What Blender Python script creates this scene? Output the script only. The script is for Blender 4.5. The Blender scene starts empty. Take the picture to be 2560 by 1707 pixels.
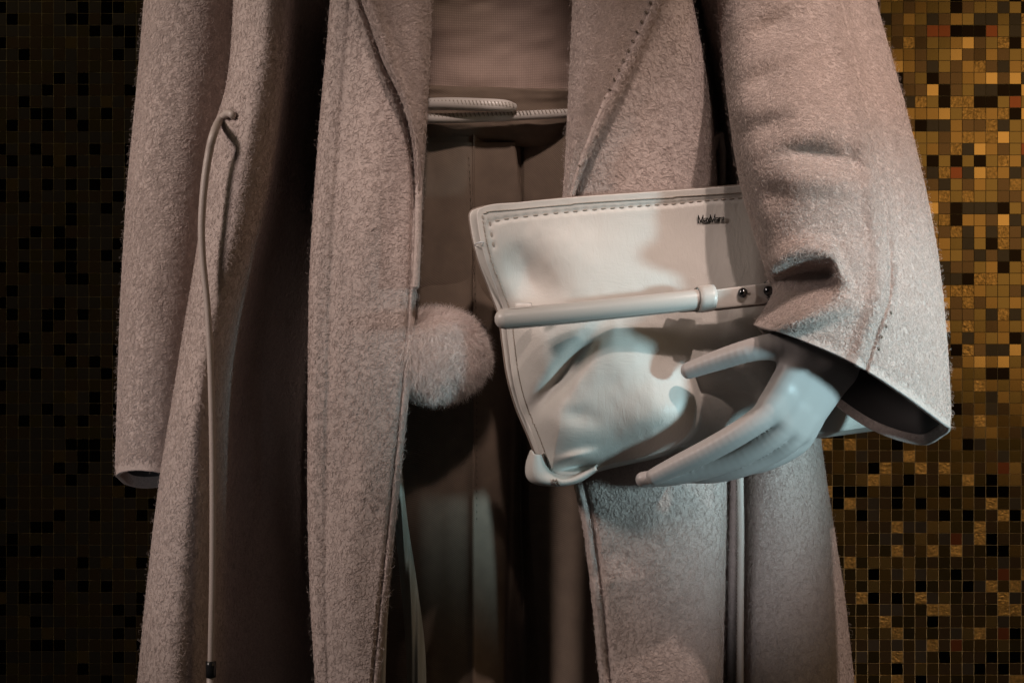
import bpy, math, random
import numpy as np
from mathutils import Vector, Matrix

random.seed(7)
rng = np.random.default_rng(7)
scene = bpy.context.scene
col = scene.collection

# ------------------------------------------------------------------ camera
D = 2.4            # camera to the plane of the shoulders
K = 0.000375       # metres per photograph pixel on that plane
CZ = 1.0           # camera height
cd = bpy.data.cameras.new('camera')
cam = bpy.data.objects.new('camera', cd); col.objects.link(cam)
cam.location = (0, -D, CZ); cam.rotation_euler = (math.radians(90), 0, 0)
cd.sensor_width = 36; cd.lens = 36 * D / (2560 * K); cd.clip_end = 100; cd.clip_start = 0.05
scene.camera = cam

# ------------------------------------------------------------------ world, lamps, exposure
w = bpy.data.worlds.new('World'); scene.world = w; w.use_nodes = True
w.node_tree.nodes['Background'].inputs[0].default_value = (0.55, 0.52, 0.50, 1)
w.node_tree.nodes['Background'].inputs[1].default_value = 0.030
scene.view_settings.view_transform = 'Standard'; scene.view_settings.look = 'None'
scene.view_settings.exposure = 0.0; scene.view_settings.gamma = 1.0

def lamp(kind, name, loc, aim, power, color, size=0.05, angle=40, blend=0.5):
    l = bpy.data.lights.new(name, kind); l.energy = power; l.color = color
    if kind == 'SPOT':
        l.spot_size = math.radians(angle); l.spot_blend = blend; l.shadow_soft_size = size
    else:
        l.shape = 'DISK'; l.size = size
    o = bpy.data.objects.new(name, l); col.objects.link(o); o.location = loc
    o.rotation_euler = (Vector(aim) - Vector(loc)).to_track_quat('-Z', 'Y').to_euler()
    return o
WARM = (1.0, 0.80, 0.71); COOL = (0.66, 0.86, 1.0); AMBER = (1.0, 0.66, 0.32)
lamp('SPOT', 'key_spot', (0.50, -1.40, 2.66), (0.46, -0.1, 1.15), 92, WARM, 0.03, 22, 0.9)
lamp('SPOT', 'side_spot', (0.85, -1.20, 2.55), (0.37, -0.12, 1.12), 88, WARM, 0.025, 22, 0.6)
lamp('SPOT', 'left_spot', (-1.88, -1.08, 2.0), (-0.29, 0, 1.04), 132, (1.0, 0.84, 0.77), 0.20, 28, 0.8)
lamp('SPOT', 'front_spot', (0.04, -1.60, 2.60), (-0.015, -0.05, 1.10), 96, WARM, 0.05, 9.6, 0.6)
lamp('SPOT', 'cool_spot', (1.45, -1.20, 1.03), (0.28, -0.17, 0.985), 140, (0.54, 0.86, 0.95), 0.08, 13.6, 0.6)
lamp('SPOT', 'low_cool_spot', (0.42, -1.80, 0.25), (0.225, -0.1, 0.79), 44, (0.90, 0.94, 1.0), 0.05, 7.6, 0.9)
lamp('SPOT', 'low_left_spot', (-0.62, -1.6, 0.10), (-0.38, 0, 0.88), 8, COOL, 0.05, 9, 0.9)
lamp('AREA', 'wall_lamp', (0.95, -0.75, 1.28), (0.52, 0.6, 1.15), 1.3, AMBER, 0.7)
lamp('AREA', 'left_wall_lamp', (-1.05, -0.35, 2.15), (-0.5, 0.6, 0.95), 2.4, (1.0, 0.86, 0.62), 0.3)

# ------------------------------------------------------------------ helpers
def P(px, py, Y):
    px = np.asarray(px, float); py = np.asarray(py, float); Y = np.asarray(Y, float)
    s = (D + Y) / D
    return np.stack(np.broadcast_arrays((px - 1280) * K * s, Y, CZ + (853.5 - py) * K * s), -1)

def link(o, parent=None):
    col.objects.link(o)
    if parent is not None:
        o.parent = parent
        o.matrix_parent_inverse = Matrix.Translation(parent.location).inverted()   # parents are never turned or scaled
    return o

def tag(o, label=None, cat=None, group=None, kind=None):
    for k, v in (('label', label), ('category', cat), ('group', group), ('kind', kind)):
        if v: o[k] = v
    return o

def thing(name, label, cat, loc, group=None):
    o = bpy.data.objects.new(name, None); col.objects.link(o); o.location = loc
    o.empty_display_size = 0.05
    return tag(o, label, cat, group)

def mesh_obj(name, V, F, mat, parent=None, smooth=True):
    me = bpy.data.meshes.new(name)
    V = np.asarray(V, np.float32)
    if isinstance(F, np.ndarray):
        n = len(F); k = F.shape[1]
        me.vertices.add(len(V)); me.vertices.foreach_set('co', V.ravel())
        me.loops.add(n * k); me.loops.foreach_set('vertex_index', F.astype(np.int32).ravel())
        me.polygons.add(n); me.polygons.foreach_set('loop_start', np.arange(0, n * k, k, dtype=np.int32))
        me.update(calc_edges=True)
    else:
        me.from_pydata([tuple(v) for v in V], [], F); me.update()
    if smooth: me.polygons.foreach_set('use_smooth', np.ones(len(me.polygons), bool))
    for m in (mat if isinstance(mat, (list, tuple)) else [mat]): me.materials.append(m)
    return link(bpy.data.objects.new(name, me), parent)

def up(A, n, axis=0, closed=False):
    """Catmull-Rom resampling of a control array along one axis."""
    A = np.moveaxis(np.asarray(A, float), axis, 0); R = len(A)
    if closed:
        t = np.linspace(0, R, n, endpoint=False); i = np.floor(t).astype(int); f = t - i
        g = lambda k: A[(i + k) % R]
    else:
        t = np.linspace(0, R - 1, n); i = np.minimum(np.floor(t).astype(int), R - 2); f = t - i
        E = np.concatenate([(2 * A[:1] - A[1:2]), A, (2 * A[-1:] - A[-2:-1])])
        g = lambda k: E[i + k + 1]
    f = f.reshape((-1,) + (1,) * (A.ndim - 1))
    p0, p1, p2, p3 = g(-1), g(0), g(1), g(2)
    o = 0.5 * (2 * p1 + (p2 - p0) * f + (2 * p0 - 5 * p1 + 4 * p2 - p3) * f ** 2 + (3 * p1 - p0 - 3 * p2 + p3) * f ** 3)
    return np.moveaxis(o, 0, axis)

def cv(*pts):
    """Smooth curve value(key) through (key, value) pairs."""
    x = np.array([p[0] for p in pts], float); y = np.array([p[1] for p in pts], float)
    d = np.diff(y) / np.diff(x); m = np.empty_like(y)
    m[0] = d[0]; m[-1] = d[-1]
    if len(x) > 2:
        h = np.diff(x); m[1:-1] = (d[:-1] * h[1:] + d[1:] * h[:-1]) / (h[:-1] + h[1:])
    def f(q):
        q = np.asarray(q, float); i = np.clip(np.searchsorted(x, q) - 1, 0, len(x) - 2)
        h = x[i + 1] - x[i]; t = np.clip((q - x[i]) / h, -1.5, 2.5); tc = np.clip(t, 0, 1)
        h00 = 2 * tc ** 3 - 3 * tc ** 2 + 1; h10 = tc ** 3 - 2 * tc ** 2 + tc
        v = h00 * y[i] + h10 * h * m[i] + (1 - h00) * y[i + 1] + (tc ** 3 - tc ** 2) * h * m[i + 1]
        return v + np.where(t < 0, t * h * m[i], 0) + np.where(t > 1, (t - 1) * h * m[i + 1], 0)
    return f

def ss(a, b, x):
    t = np.clip((x - a) / (b - a), 0, 1); return t * t * (3 - 2 * t)

def gauss(px, py, cx, cy, a, b, deg=0):
    c, s = math.cos(math.radians(deg)), math.sin(math.radians(deg))
    u = (px - cx) * c + (py - cy) * s; v = -(px - cx) * s + (py - cy) * c
    return np.exp(-(u / a) ** 2 - (v / b) ** 2)

_rt = rng.random((64, 64))
def vnoise(x, y):
    x0 = np.floor(x).astype(int); y0 = np.floor(y).astype(int)
    fx = x - x0; fy = y - y0; fx = fx * fx * (3 - 2 * fx); fy = fy * fy * (3 - 2 * fy)
    r = lambda i, j: _rt[i % 64, j % 64]
    return (r(x0, y0) * (1 - fx) + r(x0 + 1, y0) * fx) * (1 - fy) + (r(x0, y0 + 1) * (1 - fx) + r(x0 + 1, y0 + 1) * fx) * fy - 0.5

def grid_faces(nv, nu, closed=False):
    i = np.arange(nv - 1)[:, None]; j = np.arange(nu if closed else nu - 1)[None, :]
    j2 = (j + 1) % nu
    return np.stack(np.broadcast_arrays(i * nu + j, (i + 1) * nu + j, (i + 1) * nu + j2, i * nu + j2), -1).reshape(-1, 4)

def grid_normals(G, closed=False):
    if closed: du = np.roll(G, -1, 1) - np.roll(G, 1, 1)
    else: du = np.gradient(G, axis=1)
    dv = np.gradient(G, axis=0)
    n = np.cross(dv, du); n /= np.linalg.norm(n, axis=-1, keepdims=True) + 1e-12
    return n

def loft(name, C, nv, nu, mat, parent, thick=0.003, closed=False, disp=None, offset=-1.0):
    """C: rows x columns x (px, py, Y) control points -> dense cloth sheet with real thickness. Returns (object, grid, normals)."""
    A = up(C, nv, 0); A = up(A, nu, 1, closed)
    px, py, Y = A[..., 0], A[..., 1], A[..., 2]
    if disp is not None: Y = Y + disp(px, py, Y)
    G = P(px, py, Y)
    N = grid_normals(G, closed)
    o = mesh_obj(name, G.reshape(-1, 3), grid_faces(nv, nu, closed), mat, parent)
    if thick:
        m = o.modifiers.new('thickness', 'SOLIDIFY'); m.thickness = thick; m.offset = offset
    return o, G, N

def tube_np(pts, rad, n=12, caps=True, flat=1.0):
    """Swept tube through world points; rad per point (metres)."""
    pts = np.asarray(pts, float); rad = np.broadcast_to(np.asarray(rad, float), (len(pts),)).copy()
    T = np.gradient(pts, axis=0); T /= np.linalg.norm(T, axis=1, keepdims=True)
    ref = np.array([0, -1.0, 0]); rings = []
    for p, t, r in zip(pts, T, rad):
        if abs(t @ ref) > 0.95: ref2 = np.array([1.0, 0, 0])
        else: ref2 = ref
        b = np.cross(t, ref2); b /= np.linalg.norm(b); a = np.cross(b, t)
        th = np.arange(n) * 2 * math.pi / n
        rings.append(p + r * (np.cos(th)[:, None] * b + flat * np.sin(th)[:, None] * a))
    if caps:
        def cap(p, t, ring, s):
            out = []
            for q in (0.5, 0.8, 0.97):
                out.append(p + (ring - p) * math.sqrt(1 - q * q) + s * t * q * np.linalg.norm(ring[0] - p))
            return out
        c0 = cap(pts[0], T[0], rings[0], -1)[::-1]; c1 = cap(pts[-1], T[-1], rings[-1], 1)
        rings = c0 + rings + c1
    G = np.array(rings); m = len(G)
    F = [tuple(f) for f in grid_faces(m, n, True)]
    F.append(tuple(range(n))); F.append(tuple(range((m - 1) * n, m * n))[::-1])
    return G.reshape(-1, 3), F

def tube(name, ctrl, rad, mat, parent, n=12, res=60, flat=1.0):
    c = up(np.asarray(ctrl, float), res, 0)
    r = up(np.asarray(rad, float)[:, None], res, 0)[:, 0] if np.ndim(rad) else np.full(res, rad)
    V, F = tube_np(P(c[:, 0], c[:, 1], c[:, 2]), r * K, n, True, flat)
    return mesh_obj(name, V, F, mat, parent)

def join(parts):
    V = []; F = []; b = 0
    for v, f in parts:
        V.append(np.asarray(v)); F += [tuple(i + b for i in q) for q in f]; b += len(v)
    return np.concatenate(V), F

def hair(name, parent, root, nrm, mat, length, radius, lift, bias=None, spread=1.0, curl=0.25, npt=5, drop=0.0, tuft=0.0):
    """Strands rooted on a surface: a real curves object (nap of the wool, fur)."""
    N = len(root)
    r = rng.normal(size=(N, 3))
    if bias is not None: r = r * spread + np.asarray(bias)
    if tuft:
        q = np.floor((root + rng.normal(size=root.shape) * tuft * 0.3) / tuft).astype(int); h = (q[:, 0] * 73856093 ^ q[:, 1] * 19349663 ^ q[:, 2] * 83492791) % 997
        r = r * 0.5 + rng.normal(size=(997, 3))[h] * spread
    t = r - (r * nrm).sum(1, keepdims=True) * nrm; t /= np.linalg.norm(t, axis=1, keepdims=True) + 1e-9
    b = np.cross(nrm, t)
    L = length * (0.55 + 0.9 * rng.random((N, 1))); ph = rng.random((N, 1)) * 6.28; lf = lift * (0.4 + 1.2 * rng.random((N, 1)))
    cu = curl * (0.3 + rng.random((N, 1))) * np.sign(rng.normal(size=(N, 1)))
    pos = np.empty((N, npt, 3))
    for k in range(npt):
        s = k / (npt - 1)
        a = cu * 3.0 * s
        dirv = t * np.cos(a) + b * np.sin(a)
        pos[:, k] = root + dirv * (s * L) + nrm * (lf * math.sin(min(1, s * 1.15) * 2.3) if drop == 0 else lf * s) + np.array([0, 0, -1.0]) * drop * L * s * s
    c = bpy.data.hair_curves.new(name); c.add_curves([npt] * N)
    c.points.foreach_set('position', pos.astype(np.float32).ravel())
    rad = radius * np.array([0.7, 1.0, 1.0, 0.8, 0.25] if npt == 5 else np.linspace(1, 0.15, npt))
    c.points.foreach_set('radius', np.tile(rad, N).astype(np.float32))
    c.materials.append(mat)
    o = link(bpy.data.objects.new(name, c), parent)
    o['kind'] = 'stuff'
    return o

def scatter(G, N, n, keep=None, closed=False):
    """Area-weighted random points of a grid surface, optionally only those where keep() is true."""
    nv, nu = G.shape[:2]
    J = nu if closed else nu - 1
    a = np.linalg.norm(np.cross(np.diff(G, axis=0)[:, :nu - 1], np.diff(G, axis=1)[:nv - 1]), axis=-1)
    m = np.ones_like(a)
    if keep is not None: m = keep(G[:-1, :-1], N[:-1, :-1]).astype(float)
    pr = (a * m).ravel(); pr /= pr.sum()
    q = rng.choice(len(pr), n, p=pr); i, j = q // (nu - 1), q % (nu - 1)
    u, v = rng.random((n, 1)), rng.random((n, 1))
    pt = (G[i, j] * (1 - u) + G[i, j + 1] * u) * (1 - v) + (G[i + 1, j] * (1 - u) + G[i + 1, j + 1] * u) * v
    return pt, N[i, j]

def facing(G, N):
    view = np.array([0, -D, CZ]) - G; view /= np.linalg.norm(view, axis=-1, keepdims=True)
    inz = (np.abs(G[..., 2] - CZ) < 0.38)
    return ((view * N).sum(-1) > -0.25) & inz

# ------------------------------------------------------------------ materials
def mat(name, color, rough=0.6, metal=0.0, **kw):
    m = bpy.data.materials.new(name); m.use_nodes = True
    b = m.node_tree.nodes['Principled BSDF']
    b.inputs['Base Color'].default_value = (*color, 1); b.inputs['Roughness'].default_value = rough; b.inputs['Metallic'].default_value = metal
    for k, v in kw.items(): b.inputs[k.replace('_', ' ')].default_value = v
    return m

class NT:
    def __init__(s, m): s.m = m; s.t = m.node_tree; s.b = s.t.nodes['Principled BSDF']
    def n(s, typ, **kw):
        q = s.t.nodes.new(typ)
        for k, v in kw.items():
            if k in q.inputs: q.inputs[k].default_value = v
            else: setattr(q, k, v)
        return q
    def l(s, a, b): s.t.links.new(a, b)
    def coord(s, scale=(1, 1, 1), rot=(0, 0, 0)):
        c = s.n('ShaderNodeTexCoord'); mp = s.n('ShaderNodeMapping'); mp.inputs['Scale'].default_value = scale; mp.inputs['Rotation'].default_value = rot
        s.l(c.outputs['Object'], mp.inputs['Vector']); return mp.outputs['Vector']
    def noise(s, vec, scale, detail=3, rough=0.55, dist=0.0):
        q = s.n('ShaderNodeTexNoise'); q.inputs['Scale'].default_value = scale; q.inputs['Detail'].default_value = detail
        q.inputs['Roughness'].default_value = rough; q.inputs['Distortion'].default_value = dist; s.l(vec, q.inputs['Vector']); return q.outputs['Fac']
    def ramp(s, fac, stops):
        q = s.n('ShaderNodeValToRGB'); e = q.color_ramp.elements
        while len(e) < len(stops): e.new(0.5)
        for x, (p, c) in zip(e, stops): x.position = p; x.color = (*c, 1) if len(c) == 3 else c
        s.l(fac, q.inputs['Fac']); return q.outputs['Color']
    def math(s, op, a, b):
        q = s.n('ShaderNodeMath', operation=op)
        for i, v in enumerate((a, b)):
            if isinstance(v, (int, float)): q.inputs[i].default_value = v
            else: s.l(v, q.inputs[i])
        return q.outputs[0]
    def bump(s, h, strength, dist):
        q = s.n('ShaderNodeBump'); q.inputs['Strength'].default_value = strength; q.inputs['Distance'].default_value = dist
        prev = s.b.inputs['Normal'].links[0].from_socket if s.b.inputs['Normal'].is_linked else None
        s.l(h, q.inputs['Height'])
        if prev: s.l(prev, q.inputs['Normal'])
        s.l(q.outputs['Normal'], s.b.inputs['Normal'])

def scl(c, f): return tuple(min(1, x * f) for x in c)
WOOLC = (0.45, 0.372, 0.342)
wool = mat('wool', WOOLC, 0.95); t = NT(wool)
wool.node_tree.nodes['Principled BSDF'].inputs['Specular IOR Level'].default_value = 0.15
v = t.coord()
n1 = t.noise(v, 420, 3, 0.6, 1.2); n2 = t.noise(v, 160, 2, 0.5, 0.8); n3 = t.noise(v, 14, 2)
t.l(t.ramp(t.math('ADD', t.math('MULTIPLY', n1, 0.7), t.math('MULTIPLY', n3, 0.3)), [(0.36, scl(WOOLC, 0.80)), (0.5, WOOLC), (0.66, scl(WOOLC, 1.15))]), t.b.inputs['Base Color'])
t.bump(t.math('ADD', n1, t.math('MULTIPLY', n2, 1.2)), 0.45, 0.002)

fibre = mat('wool_fibre', WOOLC, 0.8); t = NT(fibre)
fibre.node_tree.nodes['Principled BSDF'].inputs['Specular IOR Level'].default_value = 0.2
hi = t.n('ShaderNodeHairInfo')
t.l(t.ramp(hi.outputs['Random'], [(0.0, scl(WOOLC, 0.90)), (0.6, scl(WOOLC, 1.08)), (1.0, scl(WOOLC, 1.28))]), t.b.inputs['Base Color'])

LEA = (0.53, 0.50, 0.465)
leather = mat('leather', LEA, 0.5); t = NT(leather)
v = t.coord(); va = t.coord((1.0, 1, 0.28), (0, 0.5, 0)); vb = t.coord((0.3, 1, 1.0), (0, 0.25, 0))
g1 = t.noise(v, 900, 2, 0.5); g2 = t.noise(va, 240, 3, 0.6, 0.8); g3 = t.noise(vb, 220, 3, 0.6, 0.8)
msk = t.noise(v, 9, 1); mk = t.ramp(msk, [(0.42, (0, 0, 0)), (0.6, (1, 1, 1))])
cr = t.math('ADD', t.math('MULTIPLY', g2, mk), t.math('MULTIPLY', g3, t.math('SUBTRACT', 1.0, mk)))
t.bump(t.math('ADD', t.math('MULTIPLY', g1, 0.22), cr), 0.35, 0.0014)
t.l(t.ramp(t.noise(v, 20, 3), [(0.3, scl(LEA, 0.95)), (0.7, scl(LEA, 1.04))]), t.b.inputs['Base Color'])
t.l(t.ramp(g1, [(0.3, (0.46,) * 3), (0.7, (0.58,) * 3)]), t.b.inputs['Roughness'])
smooth_leather = mat('smooth_leather', (0.58, 0.54, 0.505), 0.34); t = NT(smooth_leather)
t.bump(t.noise(t.coord(), 700, 2), 0.2, 0.0006)
cord_leather = mat('cord_leather', (0.42, 0.355, 0.32), 0.4); t = NT(cord_leather)
t.bump(t.noise(t.coord((1, 1, 3)), 500, 2), 0.35, 0.0008)
edge_paint = mat('edge_paint', (0.20, 0.155, 0.13), 0.4)
brown_thread = mat('brown_thread', (0.10, 0.075, 0.055), 0.8)
thread = mat('thread', (0.30, 0.26, 0.22), 0.7)
dark_metal = mat('dark_metal', (0.09, 0.09, 0.095), 0.18, 1.0)
logo_metal = mat('logo_metal', (0.10, 0.10, 0.10), 0.22, 1.0)
black_tip = mat('black_tip', (0.012, 0.012, 0.013), 0.25)
glove = mat('mannequin_skin', (0.47, 0.43, 0.415), 0.42); t = NT(glove)
t.bump(t.noise(t.coord(), 1200, 1), 0.12, 0.0004)

TRO = (0.185, 0.135, 0.10)
twill = mat('twill', TRO, 0.8); t = NT(twill)
wv = t.n('ShaderNodeTexWave', wave_type='BANDS', bands_direction='DIAGONAL'); wv.inputs['Scale'].default_value = 320
t.l(t.coord(), wv.inputs['Vector'])
t.l(t.ramp(t.noise(t.coord(), 60, 3), [(0.3, scl(TRO, 0.88)), (0.7, scl(TRO, 1.1))]), t.b.inputs['Base Color'])
t.bump(wv.outputs['Fac'], 0.25, 0.0006)

KN = (0.40, 0.295, 0.25)
knit = mat('knit', KN, 0.85); t = NT(knit)
w1 = t.n('ShaderNodeTexWave', wave_type='BANDS', bands_direction='X'); w1.inputs['Scale'].default_value = 185; w1.inputs['Distortion'].default_value = 0.6
w2 = t.n('ShaderNodeTexWave', wave_type='BANDS', bands_direction='Z'); w2.inputs['Scale'].default_value = 200; w2.inputs['Distortion'].default_value = 0.6
v = t.coord(); t.l(v, w1.inputs['Vector']); t.l(v, w2.inputs['Vector'])
wm = t.math('MULTIPLY', w1.outputs['Fac'], w2.outputs['Fac'])
wm2 = t.math('ADD', wm, t.math('MULTIPLY', t.noise(v, 350, 2), 0.35))
t.l(t.ramp(wm2, [(0.05, scl(KN, 0.78)), (0.55, KN), (1.0, scl(KN, 1.25))]), t.b.inputs['Base Color'])
t.bump(wm2, 0.35, 0.0007)

inner = mat('shaded_sleeve_lining', (0.028, 0.024, 0.024), 0.6)  # near-black: the shadow inside the sleeve is put into this colour
lining = mat('silk_lining', (0.26, 0.26, 0.22), 0.5)
furbase = mat('fur_base', (0.55, 0.45, 0.42), 0.9)
furm = mat('fur_strand', (0.62, 0.50, 0.46), 0.65); t = NT(furm)
hi = t.n('ShaderNodeHairInfo')
t.l(t.ramp(hi.outputs['Random'], [(0.0, (0.62, 0.50, 0.46)), (0.5, (0.85, 0.73, 0.68)), (1.0, (0.96, 0.90, 0.87))]), t.b.inputs['Base Color'])

# ------------------------------------------------------------------ mosaic wall
WY = 0.60
grout = mat('grout', (0.40, 0.30, 0.13), 0.7)
def tile_mat(name, c, rough, metal, bumpy=0.0):
    m = mat(name, c, rough, metal)
    t = NT(m)
    if bumpy:
        gp = t.n('ShaderNodeNewGeometry').outputs['Position']; t.bump(t.noise(gp, 330, 3, 0.6), bumpy, 0.0015)
        t.l(t.ramp(t.noise(gp, 240, 3, 0.6), [(0.35, scl(c, 0.6)), (0.7, scl(c, 1.25))]), t.b.inputs['Base Color'])
    return m
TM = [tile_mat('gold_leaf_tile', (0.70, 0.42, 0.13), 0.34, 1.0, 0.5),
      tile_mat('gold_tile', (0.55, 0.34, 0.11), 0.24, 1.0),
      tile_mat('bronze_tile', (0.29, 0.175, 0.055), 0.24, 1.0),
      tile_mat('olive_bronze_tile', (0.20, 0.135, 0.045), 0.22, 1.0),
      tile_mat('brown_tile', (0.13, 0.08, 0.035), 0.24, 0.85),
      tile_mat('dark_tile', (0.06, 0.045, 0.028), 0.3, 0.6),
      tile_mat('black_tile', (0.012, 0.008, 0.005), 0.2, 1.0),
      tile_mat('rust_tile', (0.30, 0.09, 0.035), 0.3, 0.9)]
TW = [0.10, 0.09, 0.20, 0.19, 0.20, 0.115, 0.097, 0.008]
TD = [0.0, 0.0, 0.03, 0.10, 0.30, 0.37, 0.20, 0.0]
pitch = 29.5 * K * (D + WY) / D
x0 = (15.8 - 1280) * K * (D + WY) / D
z0 = CZ + (853.5 - 919.1) * K * (D + WY) / D
hw = 0.92
wallV = [(-hw, WY, 0.3), (hw, WY, 0.3), (hw, WY, 1.75), (-hw, WY, 1.75),
         (-hw, WY + .10, 0.3), (hw, WY + .10, 0.3), (hw, WY + .10, 1.75), (-hw, WY + .10, 1.75)]
wall = mesh_obj('wall', wallV, [(0, 1, 2, 3), (5, 4, 7, 6), (1, 5, 6, 2), (4, 0, 3, 7), (3, 2, 6, 7), (4, 5, 1, 0)], grout, None, False)
tag(wall, 'wall covered in small square gold and bronze mirror mosaic tiles', None, None, 'structure')

def tile_geo(h):
    o = h - 0.00028; i = o - 0.0001; d = 0.0006
    V = np.array([(-o, 0.002, -o), (o, 0.002, -o), (o, 0.002, o), (-o, 0.002, o), (-o, -d + .0001, -o), (o, -d + .0001, -o), (o, -d + .0001, o), (-o, -d + .0001, o),
                  (-i, -d, -i), (i, -d, -i), (i, -d, i), (-i, -d, i)])
    F = [(8, 9, 10, 11)] + [(4 + k, 4 + (k + 1) % 4, 8 + (k + 1) % 4, 8 + k) for k in range(4)] + [(k, (k + 1) % 4, 4 + (k + 1) % 4, 4 + k) for k in range(4)]
    return V, F
tV, tF = tile_geo(pitch / 2)
protos = []
for i, m in enumerate(TM):
    me = bpy.data.meshes.new('tile'); me.from_pydata([tuple(v) for v in tV], [], tF); me.materials.append(m); me.update(); protos.append(me)
singles = []; rest = []
ni0, ni1 = int((-hw - x0) / pitch) + 1, int((hw - x0) / pitch) - 1
nj0, nj1 = int((0.32 - z0) / pitch), int((1.73 - z0) / pitch) - 1
sleeve_edge = cv((-100, 2170), (0, 2195), (250, 2265), (560, 2330), (850, 2368), (1070, 2378), (1110, 2330), (1140, 2060), (1300, 2085), (1707, 2135))
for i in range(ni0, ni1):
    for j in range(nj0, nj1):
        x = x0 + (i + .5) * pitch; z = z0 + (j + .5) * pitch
        k = rng.choice(len(TM), p=TW if x > 0.05 else TD)      # left tiles use a darker mix: the wall's shade put into their colour
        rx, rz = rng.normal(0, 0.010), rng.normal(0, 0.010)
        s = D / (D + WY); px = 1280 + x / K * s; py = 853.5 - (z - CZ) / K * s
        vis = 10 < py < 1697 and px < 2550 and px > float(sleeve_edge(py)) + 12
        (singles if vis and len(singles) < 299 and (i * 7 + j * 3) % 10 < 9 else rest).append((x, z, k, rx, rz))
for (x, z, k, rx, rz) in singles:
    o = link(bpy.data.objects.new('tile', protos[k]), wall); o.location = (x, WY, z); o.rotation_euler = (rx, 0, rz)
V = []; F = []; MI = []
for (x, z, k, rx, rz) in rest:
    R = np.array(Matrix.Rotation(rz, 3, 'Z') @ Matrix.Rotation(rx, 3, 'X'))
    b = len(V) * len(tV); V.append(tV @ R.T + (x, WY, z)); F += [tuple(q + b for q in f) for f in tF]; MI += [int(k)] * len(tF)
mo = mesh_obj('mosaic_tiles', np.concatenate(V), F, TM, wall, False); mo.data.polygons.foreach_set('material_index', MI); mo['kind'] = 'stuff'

# ------------------------------------------------------------------ coat
coat = thing('coat', 'long open pinkish beige wool coat with wide lapels worn by the mannequin', 'coat', (0, 0.05, 0.55))
rows = np.array([-170, -80, 0, 80, 160, 240, 320, 400, 480, 560, 640, 720, 800, 900, 1000, 1100, 1200, 1300, 1400, 1500, 1600, 1707, 1800, 1900], float)

def wrinkle(a, sx, sy, seed):
    return lambda px, py: a * (vnoise(px / sx + seed * 7.3, py / sy + seed * 3.1) + 0.5 * vnoise(px / sx * 2.1 + seed, py / sy * 2.1 + 5))

lo = cv((-170, 850), (-60, 882), (0, 905), (75, 932), (150, 958), (250, 1005), (340, 1030), (450, 1040), (560, 1040), (640, 1038), (720, 1034))
# left front: fold, deep valley, front band
eL = cv((-170, 592), (0, 585), (120, 578), (220, 566), (270, 552), (320, 535), (420, 520), (560, 503), (680, 484), (800, 464), (950, 440), (1200, 400), (1450, 370), (1707, 345), (1900, 330))
vS = cv((-170, 726), (0, 718), (300, 690), (500, 655), (700, 600), (900, 550), (1100, 524), (1400, 508), (1707, 494), (1900, 486))
vE = cv((-170, 838), (0, 828), (350, 798), (700, 776), (1000, 772), (1300, 772), (1500, 778), (1707, 790), (1900, 800))
eR = cv((-170, 1072), (0, 1070), (200, 1064), (350, 1056), (450, 1052), (600, 1046), (700, 1042), (900, 1030), (1050, 1016), (1200, 1000), (1350, 985), (1500, 970), (1707, 950), (1900, 935))
C = []
for y in rows:
    a, s, e, r = float(eL(y)), float(vS(y)), float(vE(y)), float(eR(y)); wv_ = s - a; d = e - s; b = r - e
    C.append([(a + 90, y, 0.10), (a + 40, y, 0.05), (a + 8, y, 0.0), (a, y, -0.028), (a + .10 * wv_, y, -0.055), (a + .35 * wv_, y, -0.078), (a + .66 * wv_, y, -0.086),
              (s, y, -0.070), (s + .14 * d, y, -0.036), (s + .40 * d, y, 0.025), (s + .70 * d, y, 0.055), (e + 12, y, 0.105), (e + 60, y, 0.085), (e + 40, y, 0.0), (e + 4, y, -0.05),
              (e, y, -0.075), (e + .05 * b, y, -0.088), (e + .14 * b, y, -0.0925), (e + .20 * b, y, -0.0932), (e + .30 * b, y, -0.098), (e + .55 * b, y, -0.107), (e + .80 * b, y, -0.110),
              (r - 26, y, -0.110), (r - 19, y, -0.1075), (r - 12, y, -0.1095), (r - 2, y, -0.108), (r, y, -0.104)])
wr = wrinkle(0.006, 120, 420, 1)
hole = lambda px, py: 0.016 * gauss(px, py, 580, 290, 12, 12) + 0.003 * gauss(px, py, 590, 350, 16, 70, 12) - 0.006 * gauss(px, py, 556, 300, 20, 45)
def dleft(px, py, Y):
    return wr(px, py) + hole(px, py) * (Y < -0.02) + 0.010 * np.exp(-((px - lo(py) + 4) / 8.0) ** 2) * (1 - ss(380, 560, py)) * (Y < -0.08)
left_front, GL, NL = loft('front_panel', C, 300, 340, wool, coat, 0.004, False, dleft)
left_front['label'] = 'front of the coat with a deep dark fold, beside the hanging cord'

# lapel on the left front
lr = cv((-170, 1078), (0, 1076), (200, 1070), (350, 1062), (450, 1056), (600, 1050), (720, 1043))
C = []
for y in np.linspace(-170, 720, 20):
    a, r = float(lo(y)), float(lr(y)); b = r - a; q = min(1, max(0.0, b / 120))
    C.append([(a + 4, y, -0.114), (a, y, -0.122), (a + 5, y, -0.130 - .004 * q), (a + .12 * b + 4, y, -0.131 - .007 * q), (a + .25 * b + 4, y, -0.129 - .003 * q), (a + .5 * b, y, -0.126 - .004 * q), (a + .8 * b, y, -0.122 - .004 * q), (r - 3, y, -0.117), (r, y, -0.111), (r - 6, y, -0.104)])
wr2 = wrinkle(0.003, 90, 200, 2)
lap1, GA, NA = loft('lapel', C, 170, 90, wool, coat, 0.003, False, lambda px, py, Y: wr2(px, py))
lap1['label'] = 'narrow turned-back lapel beside the knit top, over the front with the cord'

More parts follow.
